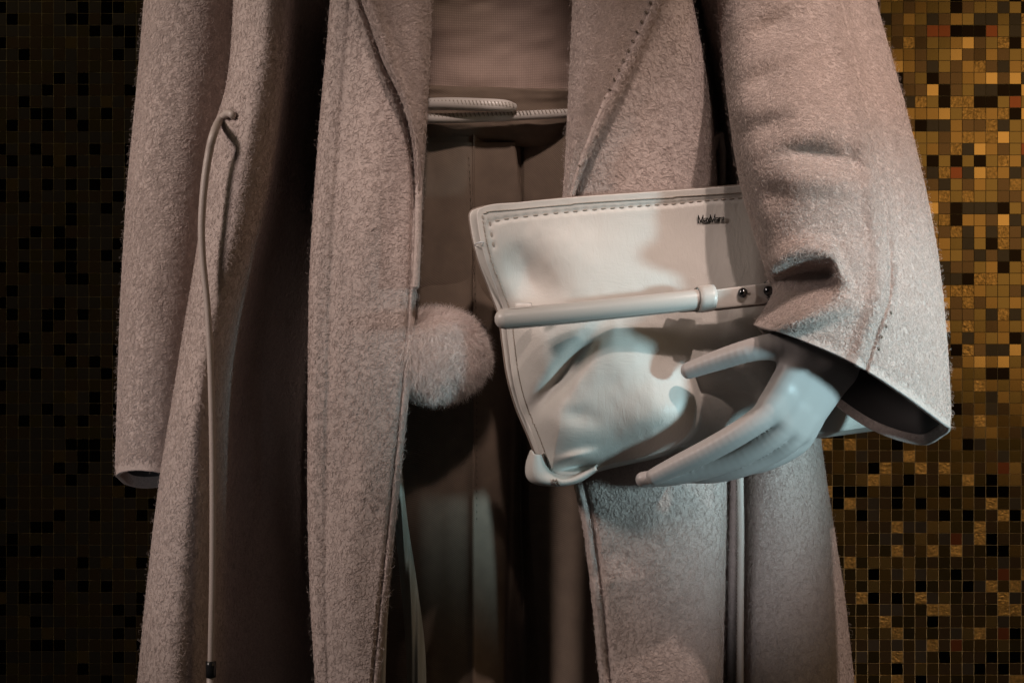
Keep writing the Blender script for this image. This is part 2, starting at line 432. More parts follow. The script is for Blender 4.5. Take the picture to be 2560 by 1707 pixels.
# right front, valley and side skirt
fE = cv((-170, 1440), (0, 1436), (200, 1428), (480, 1414), (800, 1412), (1000, 1420), (1215, 1437), (1300, 1455), (1450, 1475), (1707, 1500), (1900, 1518))
rE = cv((-170, 1712), (0, 1730), (150, 1758), (300, 1780), (470, 1792), (700, 1806), (1000, 1814), (1200, 1815), (1400, 1812), (1707, 1805), (1900, 1800))
sE = cv((-170, 1990), (0, 2000), (470, 2030), (900, 2040), (1090, 2050), (1300, 2080), (1500, 2110), (1707, 2132), (1900, 2150))
C = []
for y in rows:
    f, r, s = float(fE(y)), float(rE(y)), float(sE(y)); b = r - f
    hi_ = 1 - float(ss(500, 1000, y)); g = r + 62 - 30 * hi_
    C.append([(f + 14, y, -0.078), (f, y, -0.088), (f + 6, y, -0.0985), (f + 18, y, -0.100), (f + 28, y, -0.0985), (f + 42, y, -0.1045), (f + .3 * b, y, -0.110), (f + .55 * b, y, -0.114), (f + .8 * b, y, -0.112),
              (r - 20, y, -0.102), (r - 3, y, -0.085), (r, y, -0.066), (r - 6, y, -0.02), (r + 4, y, 0.03), (r + 24, y, 0.045), (g - 10, y, 0.022), (g, y, -0.004), (g + 22, y, -0.02),
              (g + .45 * (s - g), y, -0.026), (g + .8 * (s - g), y, -0.012), (s - 4, y, 0.016), (s, y, 0.04), (s - 14, y, 0.075), (s - 90, y, 0.11)])
wr3 = wrinkle(0.006, 150, 400, 3)
right_front, GR, NR = loft('front_panel', C, 260, 280, wool, coat, 0.004, False, lambda px, py, Y: wr3(px, py))
right_front['label'] = 'front of the coat behind and below the handbag'

ro = cv((-170, 1735), (0, 1660), (130, 1600), (250, 1542), (350, 1490), (430, 1455), (500, 1432), (560, 1422))
rl = cv((-170, 1442), (0, 1435), (200, 1425), (400, 1415), (500, 1409), (560, 1405))
C = []
for y in np.linspace(-170, 560, 20):
    a, r = float(rl(y)), float(ro(y)); b = r - a; q = min(1, max(0, b / 120))
    C.append([(a + 12, y, -0.098), (a, y, -0.110), (a + 6, y, -0.122), (a + .22 * b + 3, y, -0.127 - .005 * q), (a + .5 * b, y, -0.128 - .003 * q), (a + .75 * b, y, -0.127), (r - 24 * q - 3, y, -0.1265), (r - 16 * q - 2, y, -0.129), (r - 4, y, -0.127), (r, y, -0.121), (r - 4, y, -0.116)])
wr4 = wrinkle(0.0035, 110, 160, 4)
lap2, GB, NB = loft('lapel', C, 150, 120, wool, coat, 0.003, False, lambda px, py, Y: wr4(px, py))
lap2['label'] = 'wide lapel with a pick-stitched edge above the handbag'

# back of the coat closes the figure behind
C = []
for y in np.linspace(-170, 1900, 8):
    a, s = float(eL(y)), float(sE(y))
    C.append([(a + 80, y, 0.09), (a + 200, y, 0.15), (1250, y, 0.17), (s - 250, y, 0.15), (s - 80, y, 0.10)])
loft('back_panel', C, 60, 60, wool, coat, 0.004, False)

# sleeves
def sleeve(rowsLR, front, back, nv, nu, disp, Yc, h, label):
    """rowsLR: list of (L, R) pixel pairs from shoulder to hem; closed loops tilted by front/back sag."""
    Cc = []
    prof_f = [(0.0, 0.0), (0.035, -.42), (0.12, -.76), (0.27, -.95), (0.45, -1.0), (0.62, -.93), (0.76, -.74), (0.83, -.60), (0.92, -.34), (0.98, -.12), (1.0, 0.10)]
    prof_b = [(0.97, .45), (0.85, .8), (0.6, 1.0), (0.35, 1.0), (0.13, .8), (0.025, .4)]
    n = len(rowsLR)
    for i, (L, R) in enumerate(rowsLR):
        v_ = i / (n - 1); row = []
        for (t_, q) in prof_f + prof_b:
            x = L[0] + (R[0] - L[0]) * t_; y = L[1] + (R[1] - L[1]) * t_
            arch = math.sin(math.pi * t_)
            ex = 1.6 if R[0] > 1500 else 0.6
            y += (arch if ex > 1 else math.sin(math.pi * t_ ** 0.6)) * front[i] if q <= 0 else (float(np.interp(t_, [0, .13, .35, .6, .85, .97, 1], [0, .42, .82, 1.03, .80, .42, 0])) if ex > 1 else math.sin(math.pi * t_ ** ex)) * back[i] * min(1, q * 1.2)
            row.append((x, y, Yc[i] + h[i] * q))
        Cc.append(row)
    o, G, N = loft('sleeve', Cc, nv, nu, wool, coat, 0.004, True, disp)
    o['label'] = label
    q = nv - 9
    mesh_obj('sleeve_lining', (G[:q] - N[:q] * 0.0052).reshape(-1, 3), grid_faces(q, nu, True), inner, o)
    return o, G, N

seam = cv((-100, 2085), (0, 2100), (150, 2135), (300, 2170), (450, 2200), (560, 2214), (680, 2226), (760, 2218), (820, 2196), (900, 2172))
wr5 = wrinkle(0.005, 150, 150, 5)
YcR = [-0.03, -0.06, -0.10, -0.145, -0.165, -0.175, -0.19, -0.195, -0.20]
hR = [0.07, 0.07, 0.068, 0.068, 0.069, 0.070, 0.072, 0.073, 0.075]
def dright(px, py, Y):
    yc = np.interp(py, [-100, 100, 300, 450, 600, 800, 1000], [-0.04, -.07, -.12, -.16, -.18, -.19, -.2])
    fr = ss(-0.01, 0.02, yc - Y)
    d = wr5(px, py)
    d += 0.011 * gauss(px, py, 1925, 75, 66, 36, -25) - 0.003 * gauss(px, py, 1950, 140, 90, 28, -20)
    d += 0.009 * gauss(px, py, 1905, 205, 54, 32, -30) - 0.003 * gauss(px, py, 1960, 260, 110, 32, -12)
    d += 0.008 * gauss(px, py, 1920, 320, 64, 34, -15)
    d += 0.013 * gauss(px, py, 2050, 392, 85, 30, 8) - 0.005 * gauss(px, py, 2050, 455, 120, 32, 6) - 0.003 * gauss(px, py, 2010, 340, 90, 24, -14)
    d += 0.008 * gauss(px, py, 1930, 490, 40, 40, 20)
    # crease pocket at the bent elbow
    top = cv((1880, 735), (1905, 706), (1935, 682), (1970, 661), (2010, 650), (2050, 652), (2085, 668), (2104, 704))(px)
    bot = cv((1880, 812), (1905, 802), (1960, 790), (2030, 764), (2080, 736), (2104, 706))(px)
    prof = ss(-16, 34, py - top) * (1 - ss(-75, 30, py - bot)) * (1 - ss(2080, 2110, px)) * ss(1870, 1930, px)
    d += 0.028 * prof
    d -= 0.012 * np.exp(-((py - top + 26) / 26) ** 2) * (1 - ss(2060, 2140, px))
    d -= 0.016 * gauss(px, py, 1985, 800, 120, 28, -17)
    # pressed seam
    sx = seam(py)
    d += 0.0055 * np.exp(-((px - sx) / 5.0) ** 2) * (0.35 + 0.65 * ss(400, 760, py)) - 0.006 * np.exp(-((px - sx + 26) / 24.0) ** 2) + 0.007 * np.exp(-((px - sx - 30) / 28.0) ** 2) * (1 - ss(500, 800, py))
    return d * fr
sleeve_r, GS, NS = sleeve(
    [((1780, -170), (2150, -170)), ((1793, -20), (2188, 0)), ((1808, 140), (2235, 170)), ((1826, 300), (2278, 330)), ((1852, 460), (2318, 500)),
     ((1888, 590), (2345, 650)), ((1922, 700), (2362, 810)), ((1915, 765), (2372, 950)), ((1884, 812), (2377, 1072))],
    [0, -2, -5, -8, -12, -18, -24, -30, -36], [0, 0, 5, 10, 20, 35, 55, 80, 104], 330, 380, dright, YcR, hR, 'bent sleeve over the hand and handbag')
wr6 = wrinkle(0.006, 110, 260, 6)
sleeve_l, GT, NT_ = sleeve(
    [((368, -170), (620, -170)), ((361, 0), (615, 0)), ((343, 220), (600, 220)), ((320, 460), (570, 460)), ((305, 700), (545, 700)), ((297, 900), (520, 900)), ((292, 1080), (500, 1085)), ((289, 1190), (492, 1200))],
    [0, 0, 0, 0, 0, -4, -9, -17], [0, 0, 0, 0, 0, 6, 14, 27], 260, 240, lambda px, py, Y: wr6(px, py), [0.07] * 8, [0.062] * 8, 'straight hanging sleeve beside the dark end of the wall')

# nap of the wool
for (o, G, N, n, bias, cl, ln) in ((left_front, GL, NL, 90000, (0.2, 0, 0.15), False, .0062), (lap1, GA, NA, 16000, (0.5, 0, -0.1), False, .0062), (right_front, GR, NR, 62000, (0.7, 0, 0.35), False, .0062),
                           (lap2, GB, NB, 20000, (0.6, 0, 0.1), False, .0062), (sleeve_r, GS, NS, 85000, (0.5, 0, -0.1), True, .0060), (sleeve_l, GT, NT_, 42000, (0, 0, -1.0), True, .0068)):
    hem = 10 if o in (sleeve_r, sleeve_l) else 1
    p, nn = scatter(G[:-hem], N[:-hem], n, facing, cl)
    hair('wool_nap', o, p - nn * 0.0002, nn, fibre, ln * 0.86, 0.00015, 0.0006, bias, 0.7, 0.5)
    nfl = n // 22
    p, nn = scatter(G, N, nfl, facing, cl)
    hair('stray_wool', o, p, nn, fibre, 0.0035, 0.00006, 0.0028, bias, 1.0, 0.5)

def dash(parent, x, y, Yd, ln, wd, ang, name='stitch', me=[None], m=None):
    """One stitch: shared bead mesh, placed and turned."""
    if me[0] is None:
        V, F = [], []
        th = np.arange(8) * math.pi / 4
        for (xx, rr) in ((-1, .25), (-.7, .85), (0, 1), (.7, .85), (1, .25)):
            V += [(xx, math.cos(a) * rr, math.sin(a) * rr) for a in th]
        F = [tuple(f) for f in grid_faces(5, 8, True)] + [tuple(range(8)), tuple(range(39, 31, -1))]
        q = bpy.data.meshes.new('stitch'); q.from_pydata(V, [], F); q.materials.append(thread); q.polygons.foreach_set('use_smooth', [True] * len(q.polygons)); me[0] = q
    o = link(bpy.data.objects.new(name, me[0]), parent)
    if m is not None: o.material_slots[0].link = 'OBJECT'; o.material_slots[0].material = m
    o.location = P(x, y, Yd); o.scale = (ln * K / 2, wd * K / 2, wd * K / 2); o.rotation_euler = (0, math.radians(ang), 0)
    return o
def surfY(G, px, py):
    """Depth of a grid surface where it is seen at a photograph pixel (nearest vertex towards the camera)."""
    s = D / (D + G[..., 1]); x = 1280 + G[..., 0] / K * s; y = 853.5 - (G[..., 2] - CZ) / K * s
    d = (x - px) ** 2 + (y - py) ** 2 + (G[..., 1] + 0.2) * 300
    return float(G.reshape(-1, 3)[d.argmin(), 1])
for y in np.arange(8, 430, 24):
    a, r = float(rl(y)), float(ro(y)); x = r - 30 * min(1, (r - a) / 120)
    dash(lap2, x, y, surfY(GB, x, y) - 0.0010, 10, 6.5, 62, m=brown_thread)
for (x, y) in ((2215, 782), (2203, 815), (2192, 842), (2185, 872)):
    dash(sleeve_r, x + 12, y, surfY(GS, x + 12, y) - .0009, 9, 6.5, 75, m=brown_thread)

# drawstring cords of the coat
def cordpath(pts, G, gap):
    return [(x, y, (surfY(G, x, y) - gap) if q is None else q) for (x, y, q) in pts]
c1 = cordpath([(590, 300, -0.040), (583, 290, -0.070), (570, 284, None), (550, 300, None), (534, 335, None), (522, 385, None), (511, 460, None), (504, 560, None), (507, 650, None), (518, 760, None), (525, 880, None), (530, 1050, None), (532, 1250, None), (531, 1450, None), (529, 1560, None), (527, 1655, None)], GL, 0.006)
c1 = [(x, y, min(q, -0.090) - 0.004 if y > 302 else q - .004) for (x, y, q) in c1]
ds = tube('drawstring', c1, [8, 9, 9.5, 10, 10.5, 10, 9.5, 9, 8.5, 8, 8, 8, 8, 8, 8, 8], cord_leather, coat, 12, 140)
ds['label'] = 'leather cord hanging from an eyelet in the coat front, with a black end tip'
yq = c1[-1][2]
V, F = join([tube_np(P([527, 527, 527, 527], [1652, 1664, 1676, 1692], [yq] * 4), 12.5 * K, 12, False)])
tp = mesh_obj('cord_tip', V, F, black_tip, ds)
V, F = tube_np(P([526, 525, 524], [1690, 1750, 1850], [yq] * 3), 9 * K, 12, False); mesh_obj('cord_end', V, F, cord_leather, ds)
V, F = tube_np(P([1848, 1850, 1852, 1851, 1850, 1850], [1100, 1190, 1330, 1480, 1620, 1850], [-0.012, -0.02, -0.025, -0.03, -0.03, -0.03]), 9 * K, 12, False, 0.55)
ds2 = mesh_obj('drawstring', V, F, cord_leather, coat); ds2['label'] = 'flat leather cord with a perforated edge hanging in the gap below the hand'
V, F = join([(lambda g: g)(tube_np(P([1842, 1842], [y, y + 4], [-0.040, -0.040]) , 1.3 * K, 6, False)) for y in range(1195, 1800, 9)])
q = mesh_obj('perforation', V, F, edge_paint, ds2); q['kind'] = 'stuff'
V, F = tube_np(P([1772, 1776, 1788, 1800, 1806, 1804], [520, 400, 348, 336, 380, 520], [-0.04, -0.045, -0.05, -0.048, -.03, -.02]), 9 * K, 10, False)
q = mesh_obj('hanger_loop', V, F, cord_leather, coat)

# ------------------------------------------------------------------ knit top
top = thing('knit_top', 'dusty pink fine knit top tucked into the trousers between the lapels', 'top', P(1245, 225, -0.03))
C = []
for y in (-170, -60, 40, 120, 180, 215, 240):
    C.append([(980, y, 0.02), (1040, y, -0.02), (1110, y, -0.045), (1250, y, -0.056), (1370, y, -0.045), (1440, y, -0.02), (1500, y, 0.02)])
wk = wrinkle(0.010, 110, 58, 8); wk2 = wrinkle(0.003, 40, 90, 9)
loft('knit_body', C, 160, 180, knit, top, 0.002, False, lambda px, py, Y: wk(px, py + 0.10 * (px - 1250)) * 0.5 + wk2(px, py) * ss(120, 225, py) - 0.006 * ss(120, 200, py))

# ------------------------------------------------------------------ trousers
tro = thing('trousers', 'brown tailored trousers with pressed creases between the open coat fronts', 'trousers', (0, 0, 0.5))
C = []
for y in (330, 420, 520, 640, 760, 880, 1000, 1150, 1300, 1450, 1600, 1750, 1900):
    q = float(ss(700, 1350, y)); g = 1302 + 10 * float(ss(1200, 1700, y)); gl = 4 + 14 * q + 20 * float(ss(1300, 1707, y))
    C.append([(920, y, 0.05), (970, y, 0.01), (1040, y, -0.022), (1110, y, -0.036), (1172 - 8 * q, y, -0.043), (1184, y, -0.047), (1196, y, -0.043), (1255, y, -0.034 + .01 * q), (g - gl - 12, y, -0.030 + .028 * q), (g - gl, y, -0.026 + .030 * q), (g, y, -0.024 + .045 * q),
              (g + gl, y, -0.026 + .028 * q), (g + gl + 14, y, -0.030 + .025 * q), (1400, y, -0.034 + .004 * q), (1460, y, -0.034), (1530, y, -0.01), (1580, y, 0.04)])
wt = wrinkle(0.004, 90, 400, 10)
tb, GP, NP_ = loft('legs', C, 220, 200, twill, tro, 0.002, False, lambda px, py, Y: wt(px, py) - 0.012 * (1 - ss(370, 700, py)))
C = []
for y in (356, 400, 460, 520, 620, 720, 860, 1000):
    r = float(cv((356, 1288), (440, 1299), (530, 1310), (640, 1312), (720, 1308), (1000, 1306))(y)); bk_ = 0.03 * float(ss(640, 960, y))
    C.append([(940, y, 0.02), (1010, y, -0.02 + bk_), (1100, y, -0.0385 + bk_), (1172, y, -0.0455 + bk_), (1240, y, -0.0465 + bk_), (r - 14, y, -0.0455 + bk_), (r - 3, y, -0.044 + bk_), (r, y, -0.040 + bk_), (r - 5, y, -0.034 + bk_)])
loft('fly_flap', C, 90, 60, twill, tro, 0.0015, False, lambda px, py, Y: wt(px, py) - 0.012 * (1 - ss(370, 700, py)))
C = []
for y, dz in ((212, 0.008), (216, -0.003), (222, -0.006), (250, -0.006), (300, -0.005), (335, -0.002), (352, 0.004), (360, 0.009), (362, 0.016)):
    C.append([(960, y - 2, 0.01 + dz), (1020, y, -0.025 + dz), (1100, y - 1, -0.048 + dz), (1250, y + 3, -0.060 + dz), (1360, y + 8, -0.052 + dz), (1420, y + 9, -0.036 + dz), (1480, y + 9, -0.005 + dz)])
ww = wrinkle(0.004, 120, 26, 11)
loft('waistband', C, 100, 120, twill, tro, 0.002, False, lambda px, py, Y: ww(px, py))
for i, y in enumerate(range(395, 1300, 17)):
    x = 1172 + 20 * min(1, max(0, (y - 395) / 420))
    dash(tro, x, y, surfY(GP, x, y) - (0.0035 if y < 700 else 0.0002), 6, 2.5, 85, m=brown_thread)

# pale lining strip in the shadow beside the coat front
C = []
for y in (1040, 1150, 1300, 1450, 1600, 1707, 1850):
    q = float(ss(1100, 1707, y))
    a = 985 + 42 * q; b = 1003 + 63 * q
    C.append([(a - 10, y, -0.05), (a, y, -0.062), (a + .3 * (b - a), y, -0.068), (a + .6 * (b - a), y, -0.066), (b, y, -0.058), (b - 8, y, -0.045)])
lp = loft('lining', C, 80, 40, lining, coat, 0.001, False, lambda px, py, Y: 0.0015 * np.sin(px / 3.1))[0]

# ------------------------------------------------------------------ belt
belt = thing('belt', 'round white leather cord belt with stitched edge wrapped twice at the waist', 'belt', P(1250, 290, -0.075))
upper = [(960, 262, -0.02), (1040, 262, -0.062), (1120, 260, -0.083), (1200, 262, -0.090), (1260, 265, -0.090), (1282, 268, -0.086)]
b1 = tube('cord', upper, [15, 15, 15.5, 15.5, 15, 11], smooth_leather, belt, 14, 70)
lower = [(960, 297, -0.02), (1040, 296, -0.060), (1120, 296, -0.075), (1250, 292, -0.080), (1360, 287, -0.072), (1430, 284, -0.052), (1490, 282, -0.01)]
b2 = tube('cord', lower, [12, 12, 12.5, 12, 11, 11, 11], smooth_leather, belt, 14, 70)
for bb, path, r, off in ((b1, upper, 15, -3), (b2, lower, 12, -6)):
    pp = up(np.array(path), 300, 0); seg = [p for p in pp if 1050 < p[0] < 1415]
    L = []; last = -99
    for p in seg:
        if p[0] - last > 8.5:
            last = p[0]; L.append(tube_np(P([p[0] - 2, p[0] + 2], [p[1] + off - 6, p[1] + off + 3], [p[2] - r * K * .93, p[2] - r * K * 1.02]), 1.5 * K, 6, True))
    V, F = join(L); q = mesh_obj('stitching', V, F, thread, bb); q['kind'] = 'stuff'
tail = [(966, 1480, -0.085), (960, 1560, -0.088), (957, 1640, -0.09), (955, 1720, -0.09), (953, 1850, -0.09)]
tube('belt_tail', tail, [8, 8, 8, 8, 8], smooth_leather, belt, 12, 40)

# ------------------------------------------------------------------ fur pompom
pom = thing('fur_pompom', 'fluffy pale pink fur ball hanging at the coat edge beside the handbag', 'fur ball', P(1095, 1005, -0.075))
pc = P(1092, 880, -0.085)[()]; R0 = 98 * K
nu_, nv_ = 40, 24
th = np.linspace(0, math.pi, nv_)[:, None]; ph = np.linspace(0, 2 * math.pi, nu_)[None, :]
S = np.stack([np.sin(th) * np.cos(ph), np.sin(th) * np.sin(ph), np.cos(th) * np.ones_like(ph)], -1)
rad = R0 * (1 + 0.05 * vnoise(S[..., 0] * 2 + 5, S[..., 2] * 2 + 9))[..., None]
GQ = pc + S * rad * np.array([1.06, 0.62, 0.90])
core = mesh_obj('fur_core', GQ.reshape(-1, 3), grid_faces(nv_, nu_), furbase, pom)
p, nn = scatter(GQ, S / np.array([1.06, .62, .98]) / np.linalg.norm(S / np.array([1.06, .62, .98]), axis=-1, keepdims=True), 42000)
o = hair('fur', pom, p, nn, furm, 0.013, 0.00016, 0.0080, (0.8, -0.1, -0.55), 0.55, 0.22, 6, 0.15, 0.007)

# ------------------------------------------------------------------ handbag
bag = thing('handbag', 'off-white soft leather handbag held under the arm with a tubular handle', 'handbag', P(1500, 1190, -0.15))
LBx = cv((0, 1200), (.03, 1194), (.08, 1198), (.17, 1214), (.28, 1243), (.37, 1264), (.47, 1272), (.60, 1284), (.72, 1304), (.85, 1336), (1, 1372))
LBy = cv((0, 523), (.03, 534), (.08, 575), (.17, 645), (.28, 725), (.37, 785), (.47, 850), (.60, 940), (.72, 1015), (.85, 1095), (1, 1193))
TPx = cv((0, 1200), (.015, 1212), (.1, 1300), (1, 2195)); TPy = cv((0, 523), (.015, 518), (.1, 508), (.6, 470), (1, 438))
BTx = cv((0, 1372), (.06, 1425), (.12, 1490), (.25, 1620), (.4, 1750), (.6, 1900), (1, 2190)); BTy = cv((0, 1193), (.03, 1202), (.06, 1199), (.12, 1172), (.25, 1140), (.4, 1110), (.6, 1090), (.8, 1084), (1, 1066))
def bag_patch(nu, nv, shrink=0.0):
    u = np.linspace(0, 1, nu)[None, :]; v = np.linspace(0, 1, nv)[:, None]
    lx, ly = LBx(v), LBy(v); rx, ry = 2195 - 5 * v, 438 + (1066 - 438) * v
    tx, ty = TPx(u), TPy(u); bx, by = BTx(u), BTy(u)
    f = lambda l, r, t_, b: (1 - u) * l + u * r + (1 - v) * t_ + v * b - ((1 - u) * (1 - v) * t_[0, 0] + u * (1 - v) * t_[0, -1] + (1 - u) * v * b[0, 0] + u * v * b[0, -1])
    return f(lx, rx, tx, ty * 0 + tx) if False else f(lx, rx, tx, bx), f(ly, ry, ty, by), u, v
zt = [(375, 397), (435, 385), (495, 378), (560, 370), (625, 362), (690, 355), (757, 348), (825, 342), (885, 336), (947, 328), (1010, 325), (1068, 318), (1127, 315), (1187, 311), (1245, 305), (1303, 302), (1358, 298), (1417, 293), (1472, 290), (1527, 287), (1583, 281), (1640, 275), (1693, 270), (1745, 265), (1800, 261), (1850, 258), (1905, 255), (1960, 250)]
big = [(1100 + x * .3827, 400 + y * .3827, -7) for x, y in zt] + [(1100 + x * .3827, 400 + y * .3827, 82) for x, y in ((327, 418), (337, 490), (350, 553))]
def bag_depth(px, py, u, v):
    Y = -0.150 + (0.012 * ss(1500, 1900, px) + 0.073 * ss(1880, 2180, px)) + 0.022 * (1 - ss(1190, 1480, px)) * ss(0.1, 0.4, v)
    edge = np.minimum(ss(0, .10, u), np.sin(np.clip((1 - v) / 0.26, 0, 1) * math.pi / 2) ** 1.6)
    Y = Y - 0.022 * np.sqrt(np.clip(edge, 0, 1)) * ss(0.02, 0.55, v)
    Y += 0.016 * ss(0.0, 0.10, u) * gauss(px, py, 1305, 690, 66, 80, -20)               # hollow under the stitched corner
    Y -= 0.006 * gauss(px, py, 1400, 640, 90, 70, 30)
    Y -= 0.012 * gauss(px, py, 1560, 930, 150, 110, 20)              # full belly
    Y += 0.016 * gauss(px, py, 1405, 940, 26, 130, 38)               # diagonal hollow
    Y -= 0.010 * gauss(px, py, 1420, 1070, 85, 80, 20)               # swelling at the lower corner
    Y += 0.005 * gauss(px, py, 1445, 1040, 40, 26, 10)
    Y += 0.012 * gauss(px, py, 1445, 1165, 40, 10, -10) - 0.006 * gauss(px, py, 1440, 1140, 45, 12, -12)
    Y += 0.020 * ss(1320, 1290, px) * ss(950, 1100, py) * 0
    Y -= 0.026 * gauss(px, py, 1660, 1050, 130, 80, -15)
    # step along the edge of the palm's shadow, shaped to deepen that shade
    ins = px - cv((900, 1715), (930, 1722), (960, 1733), (1030, 1741), (1080, 1727), (1110, 1696), (1140, 1640), (1200, 1500))(py)
    Y += 0.026 * ss(-6, 16, ins) * (1 - ss(70, 300, ins)) * ss(905, 985, py)
    for (x, y, a) in big:
        Y += 0.0016 * gauss(px, py, x, y, 11, 7, a)
    Y += (0.0018 * vnoise(px / 90, py / 80) + 0.0008 * vnoise(px / 24 + 9, py / 30)) * (1 - 0.8 * ss(1350, 1600, px) * (1 - ss(700, 800, py)))
    return Y
px_, py_, u_, v_ = bag_patch(520, 360)
Yb = bag_depth(px_, py_, u_, v_)
GF = P(px_, py_, Yb)
fp = mesh_obj('front_face', GF.reshape(-1, 3), grid_faces(360, 520), leather, bag)
m = fp.modifiers.new('thickness', 'SOLIDIFY'); m.thickness = 0.0022; m.offset = -1
# back face sits a little to the left and behind
px2, py2, u2, v2 = bag_patch(120, 90)
sh = 1 - ss(0, .35, u2)
GK = P(px2 - 20 * sh * (1 - 0.4 * v2) , py2 + 6 * sh * (1 - v2) - 2 * (1 - v2), -0.128 + (0.012 * ss(1500, 1900, px2) + 0.078 * ss(1880, 2180, px2)) + 0.035 * ss(.1, .7, v2) * ss(0.0, .1, u2))
bk = mesh_obj('back_face', GK.reshape(-1, 3), grid_faces(90, 120), leather, bag)
m = bk.modifiers.new('thickness', 'SOLIDIFY'); m.thickness = 0.0022; m.offset = 1
# gusset: side and base joining the two faces
fl = np.concatenate([GF[:, 0][::6], GF[-1][::6]]); 
n_ = len(fl)
ul = np.linspace(0, 1, n_)
bkl = np.concatenate([GK[:, 0], GK[-1]]); bkl = up(bkl, n_, 0) if len(bkl) != n_ else bkl
# match the corner: resample each half separately
h1 = len(GF[:, 0][::6]); h2 = n_ - h1
bkl = np.concatenate([up(GK[:, 0], h1, 0), up(GK[-1], h2, 0)])
mid = (fl + bkl) / 2
mid[:h1] += np.array([0.007, 0, 0]) * np.sin(np.linspace(0, math.pi, h1))[:, None]
mid[h1:] += np.array([0, 0, -0.004])
gus = up(np.stack([fl, mid, bkl], 1), 9, 1)
gs = mesh_obj('gusset', gus.reshape(-1, 3), grid_faces(n_, 9), leather, bag)
# base corner that bulges out under the front edge
C = []
for k, (px0, py0, px1, py1) in enumerate(((1330, 1128, 1345, 1140), (1320, 1158, 1352, 1168), (1320, 1186, 1362, 1186), (1333, 1202, 1380, 1196), (1362, 1209, 1402, 1200), (1403, 1210, 1424, 1200), (1446, 1200, 1449, 1191), (1490, 1173, 1491, 1167))):
    C.append([(px1 + 18, py1 - 14, -0.140), (px1 + 5, py1 - 4, -0.153), ((px0 + px1) / 2, (py0 + py1) / 2, -0.157), (px0 + 3, py0 - 1, -0.150), (px0, py0, -0.135), (px0 + 6, py0 - 4, -0.105)])
loft('base_corner', C, 60, 30, leather, bag, 0.002)
V, F = join([tube_np(P([x, x + 4, x + 8], [1199, 1206, 1212], [-0.160, -0.161, -.158]), 2.0 * K, 6) for x in (1383, 1391)])
mesh_obj('corner_stitching', V, F, edge_paint, bag)
# painted edges
def on_front(i): return GF[:, i]
el = GF[:, 0][::3]; et = GF[0][::4]
V, F = tube_np(np.concatenate([el[::-1], et[1:]]) + np.array([0, 0.0008, 0]), 2.4 * K, 8, True)
ed = mesh_obj('edge_binding', V, F, smooth_leather, bag)
bl = up(GK[:, 0], 110, 0); bt = up(GK[0], 120, 0)
V, F = tube_np(np.concatenate([bl[::-1], bt[1:]]), 3.4 * K, 8, True)
ed2 = mesh_obj('edge_binding', V, F, edge_paint, bag)
for (x, y, a) in big:
    dash(bag, x, y, surfY(GF, x, y) - 0.0003, 12, 4.5, a if a < 0 else 80)
# fine edge stitching
L = []
def along(G_, n): return up(G_, n, 0)
fine = [(x, float(np.interp(x, TPx(np.linspace(0, 1, 99)), TPy(np.linspace(0, 1, 99)))) + 15, -8) for x in np.arange(1212, 1960, 9.0)]
for vv in np.arange(0.045, 0.97, 0.0135):
    fine.append((float(LBx(vv)) + 13, float(LBy(vv)), 75))
for (x, y, a) in fine:
    j = np.abs(px_ - x) + np.abs(py_ - y); k_ = j.argmin(); c = GF.reshape(-1, 3)[k_] + np.array([0, -0.0004, 0])
    d = np.array([math.cos(math.radians(a)), 0, -math.sin(math.radians(a))]) * 3.4 * K if a < 0 else np.array([math.cos(math.radians(a)), 0, -math.sin(math.radians(a))]) * 3.4 * K
    L.append(tube_np([c - d, c + d], 1.5 * K, 5, True))
V, F = join(L); q = mesh_obj('edge_stitching', V, F, thread, bag); q['kind'] = 'stuff'

# handle with its keeper, flat strap and studs
HY = -0.196
hp = [(1262, 797, HY + .012), (1256, 798, HY + .004), (1275, 796, HY), (1350, 789, HY - .001), (1500, 775, HY - .002), (1650, 759, HY - .001), (1762, 747, HY + .004)]
handle = thing('handle', None, None, P(1500, 775, HY)); handle.parent = bag; handle.matrix_parent_inverse = Matrix.Translation(bag.location).inverted()
tube('handle_tube', [(1262, 797, HY), (1300, 794, HY), (1400, 785, HY - .002), (1550, 770, HY - .002), (1680, 756, HY), (1765, 747, HY + .003)], [24, 24.5, 24.5, 24, 24, 24], smooth_leather, handle, 28, 90)
for dy, mm_, rr_ in ((-21.5, edge_paint, 1.6), (21.5, edge_paint, 2.0)):
    tube('edge_strip', [(1262, 797 + dy, HY - .004), (1400, 785 + dy, HY - .0062), (1550, 770 + dy, HY - .0060), (1680, 756 + dy, HY - .004), (1745, 749 + dy, HY - .0018)], [rr_] * 5, mm_, handle, 8, 60)
C = []
for x, yt, yb_, Y in ((1700, 729, 776, -0.188), (1740, 727, 774, -0.189), (1795, 723, 771, -0.190), (1860, 715, 764, -0.188), (1925, 707, 757, -0.183), (2000, 699, 749, -0.170)):
    C.append([(x, yb_, Y + .006), (x, yb_ + 1, Y + .001), (x, yb_ - 3, Y - .0008), (x, (yt + yb_) / 2, Y - .001), (x, yt + 3, Y - .0008), (x, yt, Y + .001), (x, yt + 1, Y + .006)])
loft('flat_strap', C, 50, 30, smooth_leather, handle, 0.001)
V, F = tube_np(P(*np.array([(1700, 779, -.184), (1795, 774, -.186), (1925, 760, -.179), (2000, 752, -.166)]).T), 2.2 * K, 8); mesh_obj('strap_edge', V, F, edge_paint, handle)
